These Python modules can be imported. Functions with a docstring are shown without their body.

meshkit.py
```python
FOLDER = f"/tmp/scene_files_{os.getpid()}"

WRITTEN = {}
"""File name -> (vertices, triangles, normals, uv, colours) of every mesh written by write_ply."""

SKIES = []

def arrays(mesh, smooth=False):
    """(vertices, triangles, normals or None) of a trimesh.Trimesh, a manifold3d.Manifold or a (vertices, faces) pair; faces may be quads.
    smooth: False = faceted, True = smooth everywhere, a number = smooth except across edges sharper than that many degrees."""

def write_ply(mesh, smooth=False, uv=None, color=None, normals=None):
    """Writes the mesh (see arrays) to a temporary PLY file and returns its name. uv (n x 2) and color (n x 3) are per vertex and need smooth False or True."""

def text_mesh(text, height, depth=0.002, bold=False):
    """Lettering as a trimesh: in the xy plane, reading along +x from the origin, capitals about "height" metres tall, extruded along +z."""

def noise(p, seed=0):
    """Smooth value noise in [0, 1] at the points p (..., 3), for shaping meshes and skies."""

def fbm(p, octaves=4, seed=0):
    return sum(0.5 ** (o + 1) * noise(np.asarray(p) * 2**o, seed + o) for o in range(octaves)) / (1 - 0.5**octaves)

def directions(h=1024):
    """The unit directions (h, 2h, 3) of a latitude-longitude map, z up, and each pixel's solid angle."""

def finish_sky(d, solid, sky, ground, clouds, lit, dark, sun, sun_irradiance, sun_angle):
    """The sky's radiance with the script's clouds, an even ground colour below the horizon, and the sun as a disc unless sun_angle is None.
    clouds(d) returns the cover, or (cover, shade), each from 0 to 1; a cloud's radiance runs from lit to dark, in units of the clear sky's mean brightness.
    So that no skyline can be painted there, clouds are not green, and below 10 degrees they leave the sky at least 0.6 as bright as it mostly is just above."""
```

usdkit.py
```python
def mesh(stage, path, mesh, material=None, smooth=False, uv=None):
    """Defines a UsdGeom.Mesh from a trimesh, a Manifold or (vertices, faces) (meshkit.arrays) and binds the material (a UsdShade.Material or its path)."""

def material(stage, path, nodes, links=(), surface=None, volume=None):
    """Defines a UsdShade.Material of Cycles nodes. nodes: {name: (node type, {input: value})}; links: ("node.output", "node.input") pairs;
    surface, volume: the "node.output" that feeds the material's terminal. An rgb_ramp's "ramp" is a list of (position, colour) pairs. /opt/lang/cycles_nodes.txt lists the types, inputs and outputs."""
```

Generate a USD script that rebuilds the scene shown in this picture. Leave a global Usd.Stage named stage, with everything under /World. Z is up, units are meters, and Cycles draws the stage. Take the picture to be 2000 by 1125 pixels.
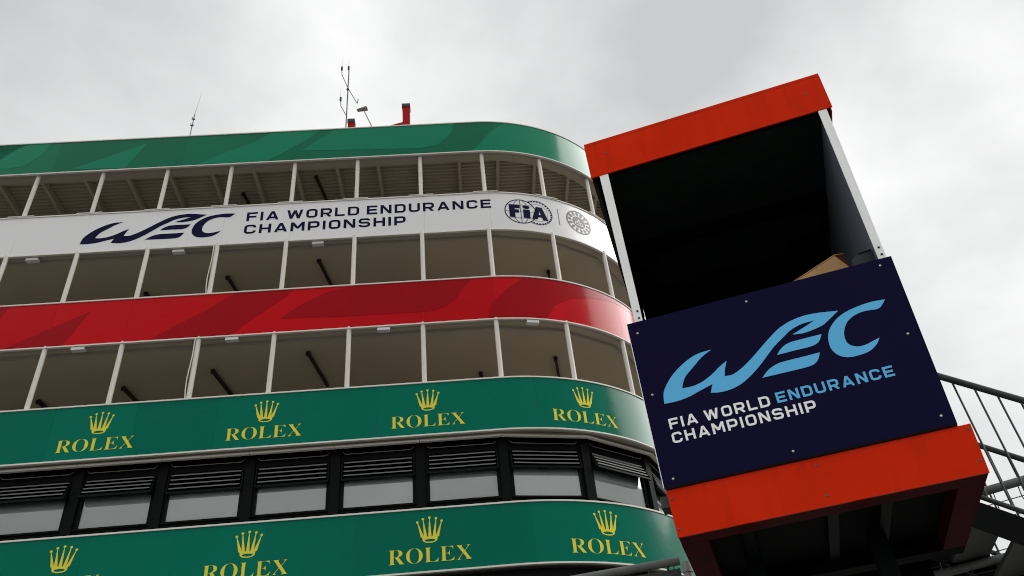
import math, random
import numpy as np, trimesh, usdkit
from pxr import Usd, UsdGeom, UsdLux, UsdShade, Sdf, Gf, Vt
from shapely.geometry import Polygon, LineString, Point, box as sbox
from shapely import affinity, union_all

random.seed(7)
stage = Usd.Stage.CreateInMemory()
UsdGeom.SetStageUpAxis(stage, UsdGeom.Tokens.z)
UsdGeom.SetStageMetersPerUnit(stage, 1.0)
UsdGeom.Xform.Define(stage, '/World')
UsdGeom.Scope.Define(stage, '/World/Looks')

# ------------------------------------------------------------------ camera, sky, light
EYE = 1.6
cam = UsdGeom.Camera.Define(stage, '/World/camera')
cam.CreateHorizontalApertureAttr(36.0)
cam.CreateVerticalApertureAttr(20.25)
cam.CreateFocalLengthAttr(36.0 * 1632.70 / 2000)
cam.CreateClippingRangeAttr(Gf.Vec2f(0.05, 2000))
CX = (0.99360809, 0.07003673, -0.08853145)
CY = (0.11288472, -0.61646129, 0.77925125)
CF = (0.0, 0.7842642, 0.620427)
cam.AddTransformOp().Set(Gf.Matrix4d(*CX, 0, *CY, 0, *[-c for c in CF], 0, 0, 0, EYE, 1))
cam.GetPrim().CreateAttribute('exposure', Sdf.ValueTypeNames.Float).Set(0.27)

SUN_DIR = np.array([0.76, 0.10, 0.64]); SUN_DIR /= np.linalg.norm(SUN_DIR)
SUN_EL, SUN_ROT = math.asin(SUN_DIR[2]), math.atan2(SUN_DIR[0], SUN_DIR[1])
sun = UsdLux.DistantLight.Define(stage, '/World/overcast_sun')
sun.CreateIntensityAttr(0.36)
sun.CreateAngleAttr(38.0)
sun.CreateColorAttr(Gf.Vec3f(1.0, 0.97, 0.93))
sun.CreateNormalizeAttr(True)
zl = SUN_DIR; xl = np.cross([0, 0, 1.0], zl); xl /= np.linalg.norm(xl); yl = np.cross(zl, xl)
sun.AddTransformOp().Set(Gf.Matrix4d(*xl, 0, *yl, 0, *zl, 0, 0, 0, 0, 1))


def overcast_sky():
    nodes = {
        'tc': ('texture_coordinate', {}),
        'sky': ('sky_texture', {'sky_type': 'single_scattering', 'sun_disc': False, 'sun_elevation': SUN_EL, 'sun_rotation': SUN_ROT, 'altitude': 100.0, 'air_density': 1.0, 'aerosol_density': 3.0}),
        'map': ('mapping', {'mapping_type': 'point', 'location': (3.1, 1.7, 0.4), 'scale': (1.0, 1.0, 1.7)}),
        'n1': ('noise_texture', {'scale': 1.7, 'detail': 5.0, 'roughness': 0.5, 'distortion': 0.35}),
        'n2': ('noise_texture', {'scale': 5.5, 'detail': 6.0, 'roughness': 0.55, 'distortion': 0.2}),
        'm1': ('map_range', {'from_min': 0.3, 'from_max': 0.7, 'to_min': -0.34, 'to_max': 0.34}),
        'm2': ('map_range', {'from_min': 0.3, 'from_max': 0.7, 'to_min': -0.17, 'to_max': 0.17}),
        'sum': ('math', {'math_type': 'add'}),
        'ramp': ('rgb_ramp', {'ramp': [(0.0, (5.2, 5.3, 5.36)), (0.35, (6.5, 6.57, 6.6)), (0.6, (7.5, 7.54, 7.56)), (1.0, (9.2, 9.2, 9.2))]}),
        'mix': ('mix_color', {'fac': 0.985, 'use_clamp': False}),
        'bg': ('background_shader', {'strength': 0.095}),
    }
    links = [('tc.generated', 'map.vector'), ('map.vector', 'n1.vector'), ('map.vector', 'n2.vector'), ('n1.fac', 'm1.value'), ('n2.fac', 'm2.value'), ('m1.result', 'sum.value1'), ('m2.result', 'sum.value2')]
    last = 'sum.value'
    # broad lighter and darker parts of the cloud deck (direction, cosine where it fades out, amount)
    blobs = [((-0.272, 0.583, 0.766), 0.93, 0.30), ((-0.17, 0.60, 0.78), 0.95, 0.10), ((0.480, 0.610, 0.63), 0.95, 0.20), ((0.435, 0.600, 0.67), 0.984, 0.22), ((0.49, 0.53, 0.69), 0.986, -0.24), ((-0.434, 0.44, 0.785), 0.955, -0.40), ((0.10, 0.50, 0.86), 0.93, -0.27), ((0.35, 0.53, 0.77), 0.975, -0.18)]
    for i, (d, lo, amt) in enumerate(blobs):
        d = np.array(d) / np.linalg.norm(d)
        nodes[f'dot{i}'] = ('normal', {'direction': tuple(d)})
        nodes[f'fall{i}'] = ('map_range', {'range_type': 'smoothstep', 'from_min': lo, 'from_max': 1.0, 'to_min': 0.0, 'to_max': amt})
        nodes[f'add{i}'] = ('math', {'math_type': 'add'})
        links += [('tc.generated', f'dot{i}.normal'), (f'dot{i}.dot', f'fall{i}.value'), (f'fall{i}.result', f'add{i}.value1'), (last, f'add{i}.value2')]
        last = f'add{i}.value'
    nodes['bias'] = ('math', {'math_type': 'add', 'value2': 0.46, 'use_clamp': True})
    links += [(last, 'bias.value1'), ('bias.value', 'ramp.fac'), ('sky.color', 'mix.a'), ('ramp.color', 'mix.b'), ('mix.result', 'bg.color')]
    return usdkit.material(stage, '/World/Looks/overcast_sky', nodes, links, surface='bg.background')


dome = UsdLux.DomeLight.Define(stage, '/World/sky')
UsdShade.MaterialBindingAPI.Apply(dome.GetPrim()).Bind(overcast_sky())
dome.GetPrim().SetCustomDataByKey('kind', 'structure')
dome.GetPrim().SetCustomDataByKey('label', 'grey overcast sky with brighter patches of cloud')

# ------------------------------------------------------------------ materials


def paint(name, color, rough=0.4, spec=0.5, var=0.08, scale=3.0, bump=0.0, bump_scale=8.0, metallic=0.0, coat=0.0, film=0.0, streak=0.0, dirt=(0.5, 0.48, 0.45), island=0.0):
    """A painted or bare surface: base colour with soft blotches, optional wavy relief and faint rain streaks."""
    c = np.array(color, float)
    nodes = {
        'g': ('texture_coordinate', {}),
        'n': ('noise_texture', {'scale': scale, 'detail': 5.0, 'roughness': 0.6}),
        'r': ('rgb_ramp', {'ramp': [(0.25, tuple(c * (1 - var))), (0.75, tuple(np.minimum(c * (1 + var), 1)))]}),
        'p': ('principled_bsdf', {'roughness': rough, 'specular_ior_level': spec, 'metallic': metallic, 'coat_weight': coat, 'coat_roughness': 0.08}),
    }
    links = [('g.object', 'n.vector'), ('n.fac', 'r.fac')]
    col = 'r.color'
    if streak > 0:
        nodes['sm'] = ('mapping', {'scale': (9.0, 9.0, 0.5)})
        nodes['sn'] = ('noise_texture', {'scale': 1.3, 'detail': 6.0, 'roughness': 0.65})
        nodes['sr'] = ('map_range', {'from_min': 0.5, 'from_max': 0.78, 'to_min': 0.0, 'to_max': streak, 'clamp': True})
        nodes['sx'] = ('mix_color', {'b': tuple(c * np.array(dirt))})
        links += [('g.object', 'sm.vector'), ('sm.vector', 'sn.vector'), ('sn.fac', 'sr.value'), ('sr.result', 'sx.fac'), (col, 'sx.a')]
        col = 'sx.result'
    if island > 0:
        nodes['oi'] = ('object_info', {})
        nodes['im'] = ('map_range', {'from_min': 0.0, 'from_max': 1.0, 'to_min': 1 - island, 'to_max': 1 + island})
        nodes['ih'] = ('hsv', {})
        links += [('oi.random', 'im.value'), ('im.result', 'ih.value'), (col, 'ih.color')]
        col = 'ih.color'
    links.append((col, 'p.base_color'))
    if bump > 0:
        nodes['bn'] = ('noise_texture', {'scale': bump_scale, 'detail': 3.0})
        nodes['b'] = ('bump', {'strength': bump, 'distance': 0.02})
        links += [('g.object', 'bn.vector'), ('bn.fac', 'b.height'), ('b.normal', 'p.normal')]
    if film > 0:  # a low-index clear film: hardly reflects face on, strongly at grazing angles
        nodes['lw'] = ('layer_weight', {'blend': 0.5})
        nodes['pw'] = ('math', {'math_type': 'power', 'value2': 4.0})
        nodes['fm'] = ('math', {'math_type': 'multiply_add', 'value2': film, 'value3': 0.004})
        nodes['gl'] = ('glossy_bsdf', {'color': (1.0, 1.0, 1.0), 'roughness': 0.14})
        nodes['mx'] = ('mix_closure', {})
        links += [('lw.facing', 'pw.value1'), ('pw.value', 'fm.value1'), ('fm.value', 'mx.fac'), ('p.BSDF', 'mx.closure1'), ('gl.BSDF', 'mx.closure2')]
        if bump > 0:
            links += [('b.normal', 'gl.normal')]
        return usdkit.material(stage, '/World/Looks/' + name, nodes, links, surface='mx.closure')
    return usdkit.material(stage, '/World/Looks/' + name, nodes, links, surface='p.BSDF')


M = {
    'asphalt': paint('asphalt', (0.155, 0.151, 0.145), 0.9, 0.2, 0.2, 0.6, 0.4, 60),
    'beige': paint('beige_paint', (0.52, 0.455, 0.355), 0.7, 0.3, 0.05, 0.8),
    'wall': paint('wall_render', (0.40, 0.37, 0.33), 0.8, 0.3, 0.08, 0.7),
    'deck': paint('roof_deck', (0.48, 0.42, 0.33), 0.6, 0.3, 0.06, 1.0),
    'cream': paint('cream_trim', (0.74, 0.71, 0.64), 0.5, 0.4, 0.07, 4.0, streak=0.25),
    'post': paint('post_paint', (0.70, 0.67, 0.60), 0.45, 0.4, 0.07, 5.0, streak=0.3),
    'green': paint('green_vinyl', (0.0005, 0.138, 0.072), 0.5, 0.0, 0.06, 0.5, 0.2, 1.6, island=0.09, film=0.95),
    'green_light': paint('light_green_print', (0.002, 0.195, 0.105), 0.5, 0.0, 0.05, 0.5, 0.2, 1.6, film=0.95),
    'rolex': paint('deep_green_vinyl', (0.0005, 0.150, 0.095), 0.5, 0.0, 0.06, 0.5, 0.2, 1.6, island=0.08, film=0.95),
    'red': paint('red_vinyl', (0.52, 0.0055, 0.010), 0.5, 0.0, 0.06, 0.5, 0.2, 1.6, island=0.06, film=0.95),
    'red_dark': paint('dark_red_print', (0.34, 0.0045, 0.009), 0.5, 0.0, 0.05, 0.5, 0.2, 1.6, film=0.95),
    'white': paint('white_vinyl', (0.76, 0.76, 0.755), 0.3, 0.2, 0.03, 0.7, 0.08, 1.6, film=0.95),
    'gold': paint('yellow_print', (0.78, 0.68, 0.07), 0.5, 0.0, 0.05, 3.0, film=0.95),
    'navy_print': paint('navy_print', (0.004,0.003,0.03), 0.4, 0.06, 0.05, 3.0),
    'grey_print': paint('grey_print', (0.05, 0.048, 0.065), 0.35, 0.5, 0.05, 3.0),
    'backing': paint('banner_backing', (0.10, 0.10, 0.10), 0.7, 0.3, 0.1, 2.0),
    'frame': paint('black_frame', (0.0035, 0.004, 0.004), 0.4, 0.06, 0.2, 4.0),
    'slat': paint('dark_green_slat', (0.004, 0.009, 0.007), 0.45, 0.06, 0.15, 4.0),
    'lip': paint('slat_lip', (0.17, 0.17, 0.165), 0.4, 0.4, 0.08, 6.0),
    'blind': paint('pale_blind', (0.88, 0.90, 0.89), 0.7, 0.2, 0.04, 1.2, island=0.06),
    'lamp': paint('dark_lamp', (0.018, 0.016, 0.014), 0.5, 0.3, 0.1, 4.0),
    'cabin_red': paint('orange_red_paint', (0.64, 0.022, 0.001), 0.45, 0.0, 0.10, 2.2, 0.06, 5.0, streak=0.55, dirt=(0.62, 0.6, 0.8), film=0.5),
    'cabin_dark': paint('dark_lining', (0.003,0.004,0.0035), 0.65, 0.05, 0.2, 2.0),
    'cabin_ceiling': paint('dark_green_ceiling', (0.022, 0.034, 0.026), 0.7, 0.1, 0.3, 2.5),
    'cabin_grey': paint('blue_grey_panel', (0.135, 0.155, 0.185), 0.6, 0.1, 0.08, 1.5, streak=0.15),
    'green_steel': paint('dark_green_steel', (0.002, 0.007, 0.004), 0.5, 0.08, 0.15, 3.0),
    'navy': paint('navy_board', (0.0045, 0.003, 0.025), 0.32, 0.0, 0.06, 0.8, 0.05, 1.2, film=0.5),
    'sky_blue': paint('light_blue_print', (0.12, 0.50, 0.85), 0.4, 0.1, 0.04, 3.0),
    'white_print': paint('white_print', (0.90, 0.90, 0.90), 0.35, 0.5, 0.03, 3.0),
    'alloy': paint('white_profile', (0.90, 0.90, 0.88), 0.4, 0.5, 0.05, 5.0, streak=0.2),
    'bolt': paint('steel_bolt', (0.55, 0.54, 0.52), 0.35, 0.5, 0.1, 30, metallic=0.7),
    'steel': paint('weathered_steel', (0.055, 0.062, 0.058), 0.5, 0.4, 0.3, 12.0, metallic=0.3),
    'steel_pale': paint('galvanised_steel', (0.17, 0.18, 0.17), 0.5, 0.4, 0.2, 9.0, metallic=0.4),
    'tread': paint('steel_tread', (0.10, 0.105, 0.10), 0.6, 0.4, 0.15, 6.0),
    'wire': paint('wire', (0.045, 0.048, 0.046), 0.5, 0.4, 0.1, 10),
    'chimney': paint('chimney_red', (0.36,0.005,0.006), 0.5, 0.08, 0.12, 4.0, streak=0.2),
    'cap': paint('chimney_cap', (0.018, 0.02, 0.02), 0.5, 0.4, 0.1, 4.0),
    'antenna': paint('antenna_metal', (0.10, 0.10, 0.10), 0.45, 0.5, 0.1, 10, metallic=0.4),
    'whip': paint('antenna_whip', (0.45, 0.45, 0.45), 0.5, 0.4, 0.05, 10),
    'card': paint('cardboard', (0.50, 0.30, 0.135), 0.85, 0.15, 0.14, 9.0),
    'card_dark': paint('cardboard_inside', (0.09, 0.03, 0.018), 0.9, 0.1, 0.1, 6.0),
    'oxide': paint('oxide_red_steel', (0.065, 0.003, 0.002), 0.6, 0.08, 0.25, 5.0),  # cabin red darkened to stand for shade on the underside beams
    'cabin_bolt': paint('dull_bolt', (0.13, 0.08, 0.07), 0.5, 0.3, 0.2, 30),
    'case': paint('dark_case', (0.012, 0.016, 0.022), 0.5, 0.4, 0.1, 4.0),
    'pipe': paint('pipe_grey', (0.20, 0.20, 0.19), 0.5, 0.4, 0.1, 5.0),
}
M['pane'] = usdkit.material(stage, '/World/Looks/window_pane', {
    't': ('transparent_bsdf', {'color': (0.86, 0.91, 0.90)}), 'g': ('glossy_bsdf', {'color': (1, 1, 1), 'roughness': 0.02}),
    'f': ('fresnel', {'IOR': 2.3}), 'm': ('mix_closure', {})},
    [('f.fac', 'm.fac'), ('t.BSDF', 'm.closure1'), ('g.BSDF', 'm.closure2')], surface='m.closure')

# ------------------------------------------------------------------ prim helpers
taken = {}


def free_path(parent, name):
    key = f'{parent}/{name}'
    n = taken.get(key, 0)
    taken[key] = n + 1
    return key if n == 0 else f'{key}_{n:03d}'


def tag(prim, label=None, cat=None, group=None, kind=None):
    for k, v in (('label', label), ('category', cat), ('group', group), ('kind', kind)):
        if v:
            prim.SetCustomDataByKey(k, v)
    return prim


def thing(name, label, cat, loc=(0, 0, 0), group=None, kind=None):
    x = UsdGeom.Xform.Define(stage, free_path('/World', name))
    x.AddTranslateOp().Set(Gf.Vec3d(*map(float, loc)))
    BASE[str(x.GetPath())] = np.array(loc, float)
    return tag(x.GetPrim(), label, cat, group, kind)


BASE = {}


def base_of(parent):
    p = str(parent.GetPath()) if parent else ''
    while p:
        if p in BASE:
            return BASE[p]
        p = p.rpartition('/')[0]
    return np.zeros(3)


def obj(name, mesh, mat, parent=None, smooth=False, normals=None):
    """One Mesh prim; geometry is given in world metres and stored relative to its thing's base."""
    if isinstance(mesh, (list, tuple)) and not isinstance(mesh[0], np.ndarray):
        mesh = trimesh.util.concatenate(mesh)
    where = free_path(str(parent.GetPath()) if parent else '/World', name)
    b = base_of(parent)
    if isinstance(mesh, trimesh.Trimesh):
        mesh = mesh.copy()
        mesh.apply_translation(-b)
    else:
        mesh = (np.asarray(mesh[0], float) - b, mesh[1])
    m = usdkit.mesh(stage, where, mesh, M[mat], smooth=smooth)
    if normals is not None:
        m.CreateNormalsAttr(Vt.Vec3fArray.FromNumpy(np.asarray(normals, np.float32)))
        m.SetNormalsInterpolation('vertex')
    return m.GetPrim()


def bx(o, ex, ey, ez, x0, x1, y0, y1, z0, z1):
    """A box in the frame (o; ex, ey, ez)."""
    c = trimesh.creation.box(extents=(x1 - x0, y1 - y0, z1 - z0))
    v = c.vertices + np.array([(x0 + x1) / 2, (y0 + y1) / 2, (z0 + z1) / 2])
    w = np.asarray(o, float) + v @ np.array([ex, ey, ez], float)
    f = c.faces if np.linalg.det(np.array([ex, ey, ez], float)) > 0 else c.faces[:, ::-1]
    return trimesh.Trimesh(w, f, process=False)


def prism(pts_a, pts_b):
    """A closed solid between two matching polygons."""
    a, b = np.asarray(pts_a, float), np.asarray(pts_b, float)
    h = trimesh.convex.convex_hull(np.vstack([a, b]))
    return h


def rod(p, q, r, n=10, r2=None):
    p, q = np.asarray(p, float), np.asarray(q, float)
    d = q - p
    L = np.linalg.norm(d)
    d /= L
    a = np.cross(d, [0, 0, 1.0] if abs(d[2]) < 0.9 else [1.0, 0, 0]); a /= np.linalg.norm(a)
    b = np.cross(d, a)
    t = np.arange(n) / n * 2 * np.pi
    ring = np.cos(t)[:, None] * a + np.sin(t)[:, None] * b
    v = np.vstack([p + ring * r, q + ring * (r if r2 is None else r2), p, q])
    f = []
    for i in range(n):
        j = (i + 1) % n
        f += [(i, n + i, n + j), (i, n + j, j), (2 * n, i, j), (2 * n + 1, n + j, n + i)]
    m = trimesh.Trimesh(v, f, process=False)
    if m.volume < 0:
        m.invert()
    return m


def tube(path, r, n=8):
    out = [rod(a, b, r, n) for a, b in zip(path[:-1], path[1:])]
    out += [trimesh.creation.icosphere(subdivisions=1, radius=r).apply_translation(p) for p in path[1:-1]]
    return trimesh.util.concatenate(out)


# ------------------------------------------------------------------ the building's plan: a straight front, then a rounded end
ANG = 0.08194080
U2 = np.array([math.cos(ANG), math.sin(ANG)])
N2 = np.array([math.sin(ANG), -math.cos(ANG)])
T2 = np.array([-0.58853644, 16.15084752])
RB, RA = 3.88495450, 4.53187019
C2 = T2 - N2 * RB
_th = np.linspace(0, np.pi / 2, 2001)
_sl = np.concatenate([[0], np.cumsum(np.hypot(np.diff(RA * np.sin(_th)), np.diff(RB * np.cos(_th))))])
SA = _sl[-1]
S_LEFT, S_RIGHT = -21.0, SA + 7.0


def plan(s, off=0.0):
    """Plan points at distance s along the front (0 where the rounded end starts), off metres outwards, and outward normals."""
    s = np.atleast_1d(np.asarray(s, float)); off = np.broadcast_to(np.asarray(off, float), s.shape)
    t = np.interp(np.clip(s, 0, SA), _sl, _th)
    nx, ny = np.sin(t) / RA, np.cos(t) / RB
    L = np.hypot(nx, ny); nx, ny = nx / L, ny / L
    lat = RA * np.sin(t) + np.where(s < 0, s, 0) + nx * off
    dep = RB * np.cos(t) - np.where(s > SA, s - SA, 0) + ny * off
    return C2 + lat[:, None] * U2 + dep[:, None] * N2, nx[:, None] * U2 + ny[:, None] * N2


def stations(s0, s1, step=0.11):
    flat = [s for s in (s0, s1) if True]
    a = np.linspace(max(s0, 0), min(s1, SA), max(2, int((min(s1, SA) - max(s0, 0)) / step) + 1)) if s1 > 0 and s0 < SA else np.array([])
    return np.unique(np.round(np.concatenate([flat, a]), 5))


def sweep(s0, s1, prof, closed=True):
    """Sweeps the profile [(off, z)...] along the plan; (vertices, faces, normals), smooth along the curve and sharp across the profile."""
    S = stations(s0, s1)
    n = len(S)
    V, F, NN = [], [], []
    k = len(prof)
    for i in range(k if closed else k - 1):
        (o0, z0), (o1, z1) = prof[i], prof[(i + 1) % k]
        d = np.array([o1 - o0, z1 - z0]); d = d / np.linalg.norm(d)
        no, nz = d[1], -d[0]
        base = sum(len(v) for v in V)
        for o, z in ((o0, z0), (o1, z1)):
            P, Nn = plan(S, o)
            V.append(np.column_stack([P, np.full(n, z)]))
            NN.append(np.column_stack([Nn * no, np.full(n, nz)]))
        for j in range(n - 1):
            a, b, c, e = base + j, base + j + 1, base + n + j + 1, base + n + j
            F += [(a, b, c), (a, c, e)]
    if closed:
        for s, sg in ((S[0], -1), (S[-1], 1)):
            base = sum(len(v) for v in V)
            P = np.vstack([np.append(plan([s], o)[0][0], z) for o, z in prof])
            V.append(P)
            nrm = plan([s])[1][0]
            tdir = np.array([-nrm[1], nrm[0], 0]) * sg
            NN.append(np.tile(tdir, (k, 1)))
            F += [(base, base + j, base + j + 1) if sg < 0 else (base, base + j + 1, base + j) for j in range(1, k - 1)]
    return np.vstack(V), np.array(F), np.vstack(NN)


def swept(name, s0, s1, prof, mat, parent):
    v, f, n = sweep(s0, s1, prof)
    return obj(name, (v, f), mat, parent, normals=n)


def rect(o0, o1, z0, z1):
    """Profile rectangle, counter-clockwise seen so that outward faces point out."""
    return [(o1, z0), (o1, z1), (o0, z1), (o0, z0)]


def flat_polys(shape):
    if shape.is_empty:
        return []
    return [g for g in getattr(shape, 'geoms', [shape]) if g.geom_type == 'Polygon' and g.area > 1e-7]


def decal(shape, off, step=0.14, z_shift=0.0):
    """A flat print with outline `shape` in (s, z), laid on the curved front `off` metres outwards."""
    V, F, NN = [], [], []
    base = 0
    s0, _, s1, _ = shape.bounds
    cuts = np.arange(math.floor(s0 / step), math.ceil(s1 / step) + 1) * step if s1 > 0 else np.array([s0 - 1, s1 + 1])
    for a, b in zip(cuts[:-1], cuts[1:]):
        for g in flat_polys(shape.intersection(sbox(a, -100, b, 100))):
            v, f = trimesh.creation.triangulate_polygon(g, engine='earcut')
            P, Nn = plan(v[:, 0], off)
            tri = np.asarray(f)
            # orient outwards
            e = np.cross(v[tri[:, 1]] - v[tri[:, 0]], v[tri[:, 2]] - v[tri[:, 0]])
            tri = np.where((e < 0)[:, None], tri[:, ::-1], tri)
            V.append(np.column_stack([P, v[:, 1] + z_shift])); F.append(tri + base); NN.append(np.column_stack([Nn, np.zeros(len(v))]))
            base += len(v)
    return np.vstack(V), np.vstack(F), np.vstack(NN)


def put_decal(name, shape, off, mat, parent):
    v, f, n = decal(shape, off)
    return obj(name, (v, f), mat, parent, normals=n)


def plate(shape, o, ex, ey, ez, depth):
    """A flat outline given a small thickness, in the frame (o; ex, ey) and thick along ez."""
    out = []
    for g in flat_polys(shape):
        m = trimesh.creation.extrude_polygon(g, depth, engine='earcut')
        w = np.asarray(o) + m.vertices @ np.array([ex, ey, ez])
        t = trimesh.Trimesh(w, m.faces, process=False)
        if t.volume < 0:
            t.invert()
        out.append(t)
    return trimesh.util.concatenate(out)


# ------------------------------------------------------------------ lettering
ROLEX_GLYPHS={'R':[[(9,0),(9,10),(31,14),(39,20),(44,36),(44,236),(42,245),(36,254),(26,259),(10,261),(10,271),(164,270),(207,260),(229,247),(240,234),(247,217),(248,188),(245,176),(238,163),(229,153),(206,139),(189,134),(189,131),(263,21),(276,11),(286,10),(286,0),(201,0),(120,126),(108,125),(109,34),(112,23),(118,16),(129,12),(144,10),(144,0)],[(109,140),(129,139),(153,144),(170,157),(177,170),(181,192),(178,226),(171,241),(163,249),(151,255),(139,257),(122,256),(115,254),(110,247),(108,233)]],'O':[[(16,131),(19,167),(26,191),(37,213),(53,234),(75,253),(98,266),(122,274),(154,278),(189,275),(212,268),(235,256),(253,242),(272,220),(284,199),(293,173),(297,145),(296,115),(292,95),(280,65),(266,44),(247,25),(230,13),(198,-1),(172,-6),(139,-6),(117,-2),(84,12),(62,28),(43,49),(29,73),(19,104)],[(87,165),(88,98),(95,63),(108,35),(121,20),(141,9),(163,7),(185,13),(199,24),(214,49),(221,74),(226,116),(226,154),(222,189),(216,213),(206,234),(192,251),(172,262),(148,264),(124,256),(110,243),(100,226),(92,200)]],'L':[[(9,0),(9,10),(31,14),(39,20),(44,36),(44,237),(40,250),(34,256),(23,260),(10,261),(10,271),(149,271),(149,261),(129,260),(118,256),(113,251),(109,239),(108,45),(110,28),(115,20),(135,16),(166,18),(190,24),(210,36),(223,50),(236,72),(243,92),(254,92),(239,0)]],'E':[[(8,0),(8,10),(28,12),(39,19),(45,40),(44,237),(42,246),(36,255),(24,260),(10,261),(10,271),(238,271),(237,190),(228,191),(222,218),(214,232),(205,241),(193,248),(157,256),(123,256),(115,254),(111,250),(109,242),(109,146),(134,148),(152,157),(165,177),(171,205),(181,206),(181,70),(171,71),(167,98),(155,120),(136,130),(109,132),(109,32),(115,20),(134,16),(166,18),(191,24),(211,35),(222,45),(236,65),(245,85),(256,85),(240,0)]],'X':[[(7,10),(26,14),(44,27),(115,124),(41,239),(26,256),(19,260),(9,261),(8,271),(145,271),(145,261),(123,260),(115,255),(113,246),(120,230),(157,174),(194,225),(202,243),(200,254),(189,260),(175,261),(174,271),(273,271),(273,261),(250,258),(239,252),(222,236),(168,157),(250,27),(262,14),(276,10),(276,0),(142,0),(142,10),(167,14),(172,19),(173,26),(165,46),(125,108),(84,52),(74,31),(75,20),(81,14),(104,10),(104,0),(7,0)]]}
LOGO_OUTLINES=[[(0.144,-2.47),(0.159,-2.388),(0.199,-2.325),(0.265,-2.259),(0.356,-2.199),(0.45,-2.162),(0.553,-2.155),(0.475,-2.194),(0.403,-2.25),(0.328,-2.313),(0.293,-2.378),(0.293,-2.389),(0.36,-2.392),(0.43,-2.378),(0.505,-2.343),(0.575,-2.297),(0.632,-2.267),(0.606,-2.324),(0.59,-2.376),(0.644,-2.378),(0.718,-2.346),(0.798,-2.294),(0.87,-2.24),(0.943,-2.185),(1.044,-2.119),(1.153,-2.084),(1.269,-2.077),(1.446,-2.103),(1.366,-2.154),(1.317,-2.181),(1.265,-2.194),(1.181,-2.204),(1.107,-2.195),(1.158,-2.176),(1.221,-2.153),(1.277,-2.131),(1.204,-2.132),(1.152,-2.142),(1.097,-2.163),(1.036,-2.203),(0.966,-2.249),(0.901,-2.305),(0.836,-2.361),(0.764,-2.414),(0.688,-2.457),(0.617,-2.479),(0.535,-2.483),(0.469,-2.471),(0.496,-2.411),(0.398,-2.439),(0.309,-2.464),(0.224,-2.473)],[(0.967,-2.316),(0.995,-2.285),(1.035,-2.259),(1.079,-2.247),(1.169,-2.245),(1.289,-2.244),(1.265,-2.283),(1.238,-2.304),(1.195,-2.314),(1.083,-2.314)],[(0.826,-2.453),(0.879,-2.409),(0.934,-2.384),(0.985,-2.375),(1.113,-2.374),(1.237,-2.372),(1.215,-2.412),(1.187,-2.44),(1.136,-2.453),(1.009,-2.454)],[(1.758,-2.107),(1.662,-2.1),(1.547,-2.113),(1.459,-2.138),(1.388,-2.183),(1.337,-2.243),(1.315,-2.312),(1.317,-2.377),(1.347,-2.427),(1.4,-2.455),(1.476,-2.458),(1.542,-2.446),(1.597,-2.411),(1.63,-2.37),(1.579,-2.384),(1.52,-2.398),(1.468,-2.392),(1.431,-2.364),(1.421,-2.324),(1.428,-2.279),(1.452,-2.23),(1.489,-2.191),(1.545,-2.164),(1.611,-2.155),(1.687,-2.163),(1.714,-2.152)]]
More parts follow.
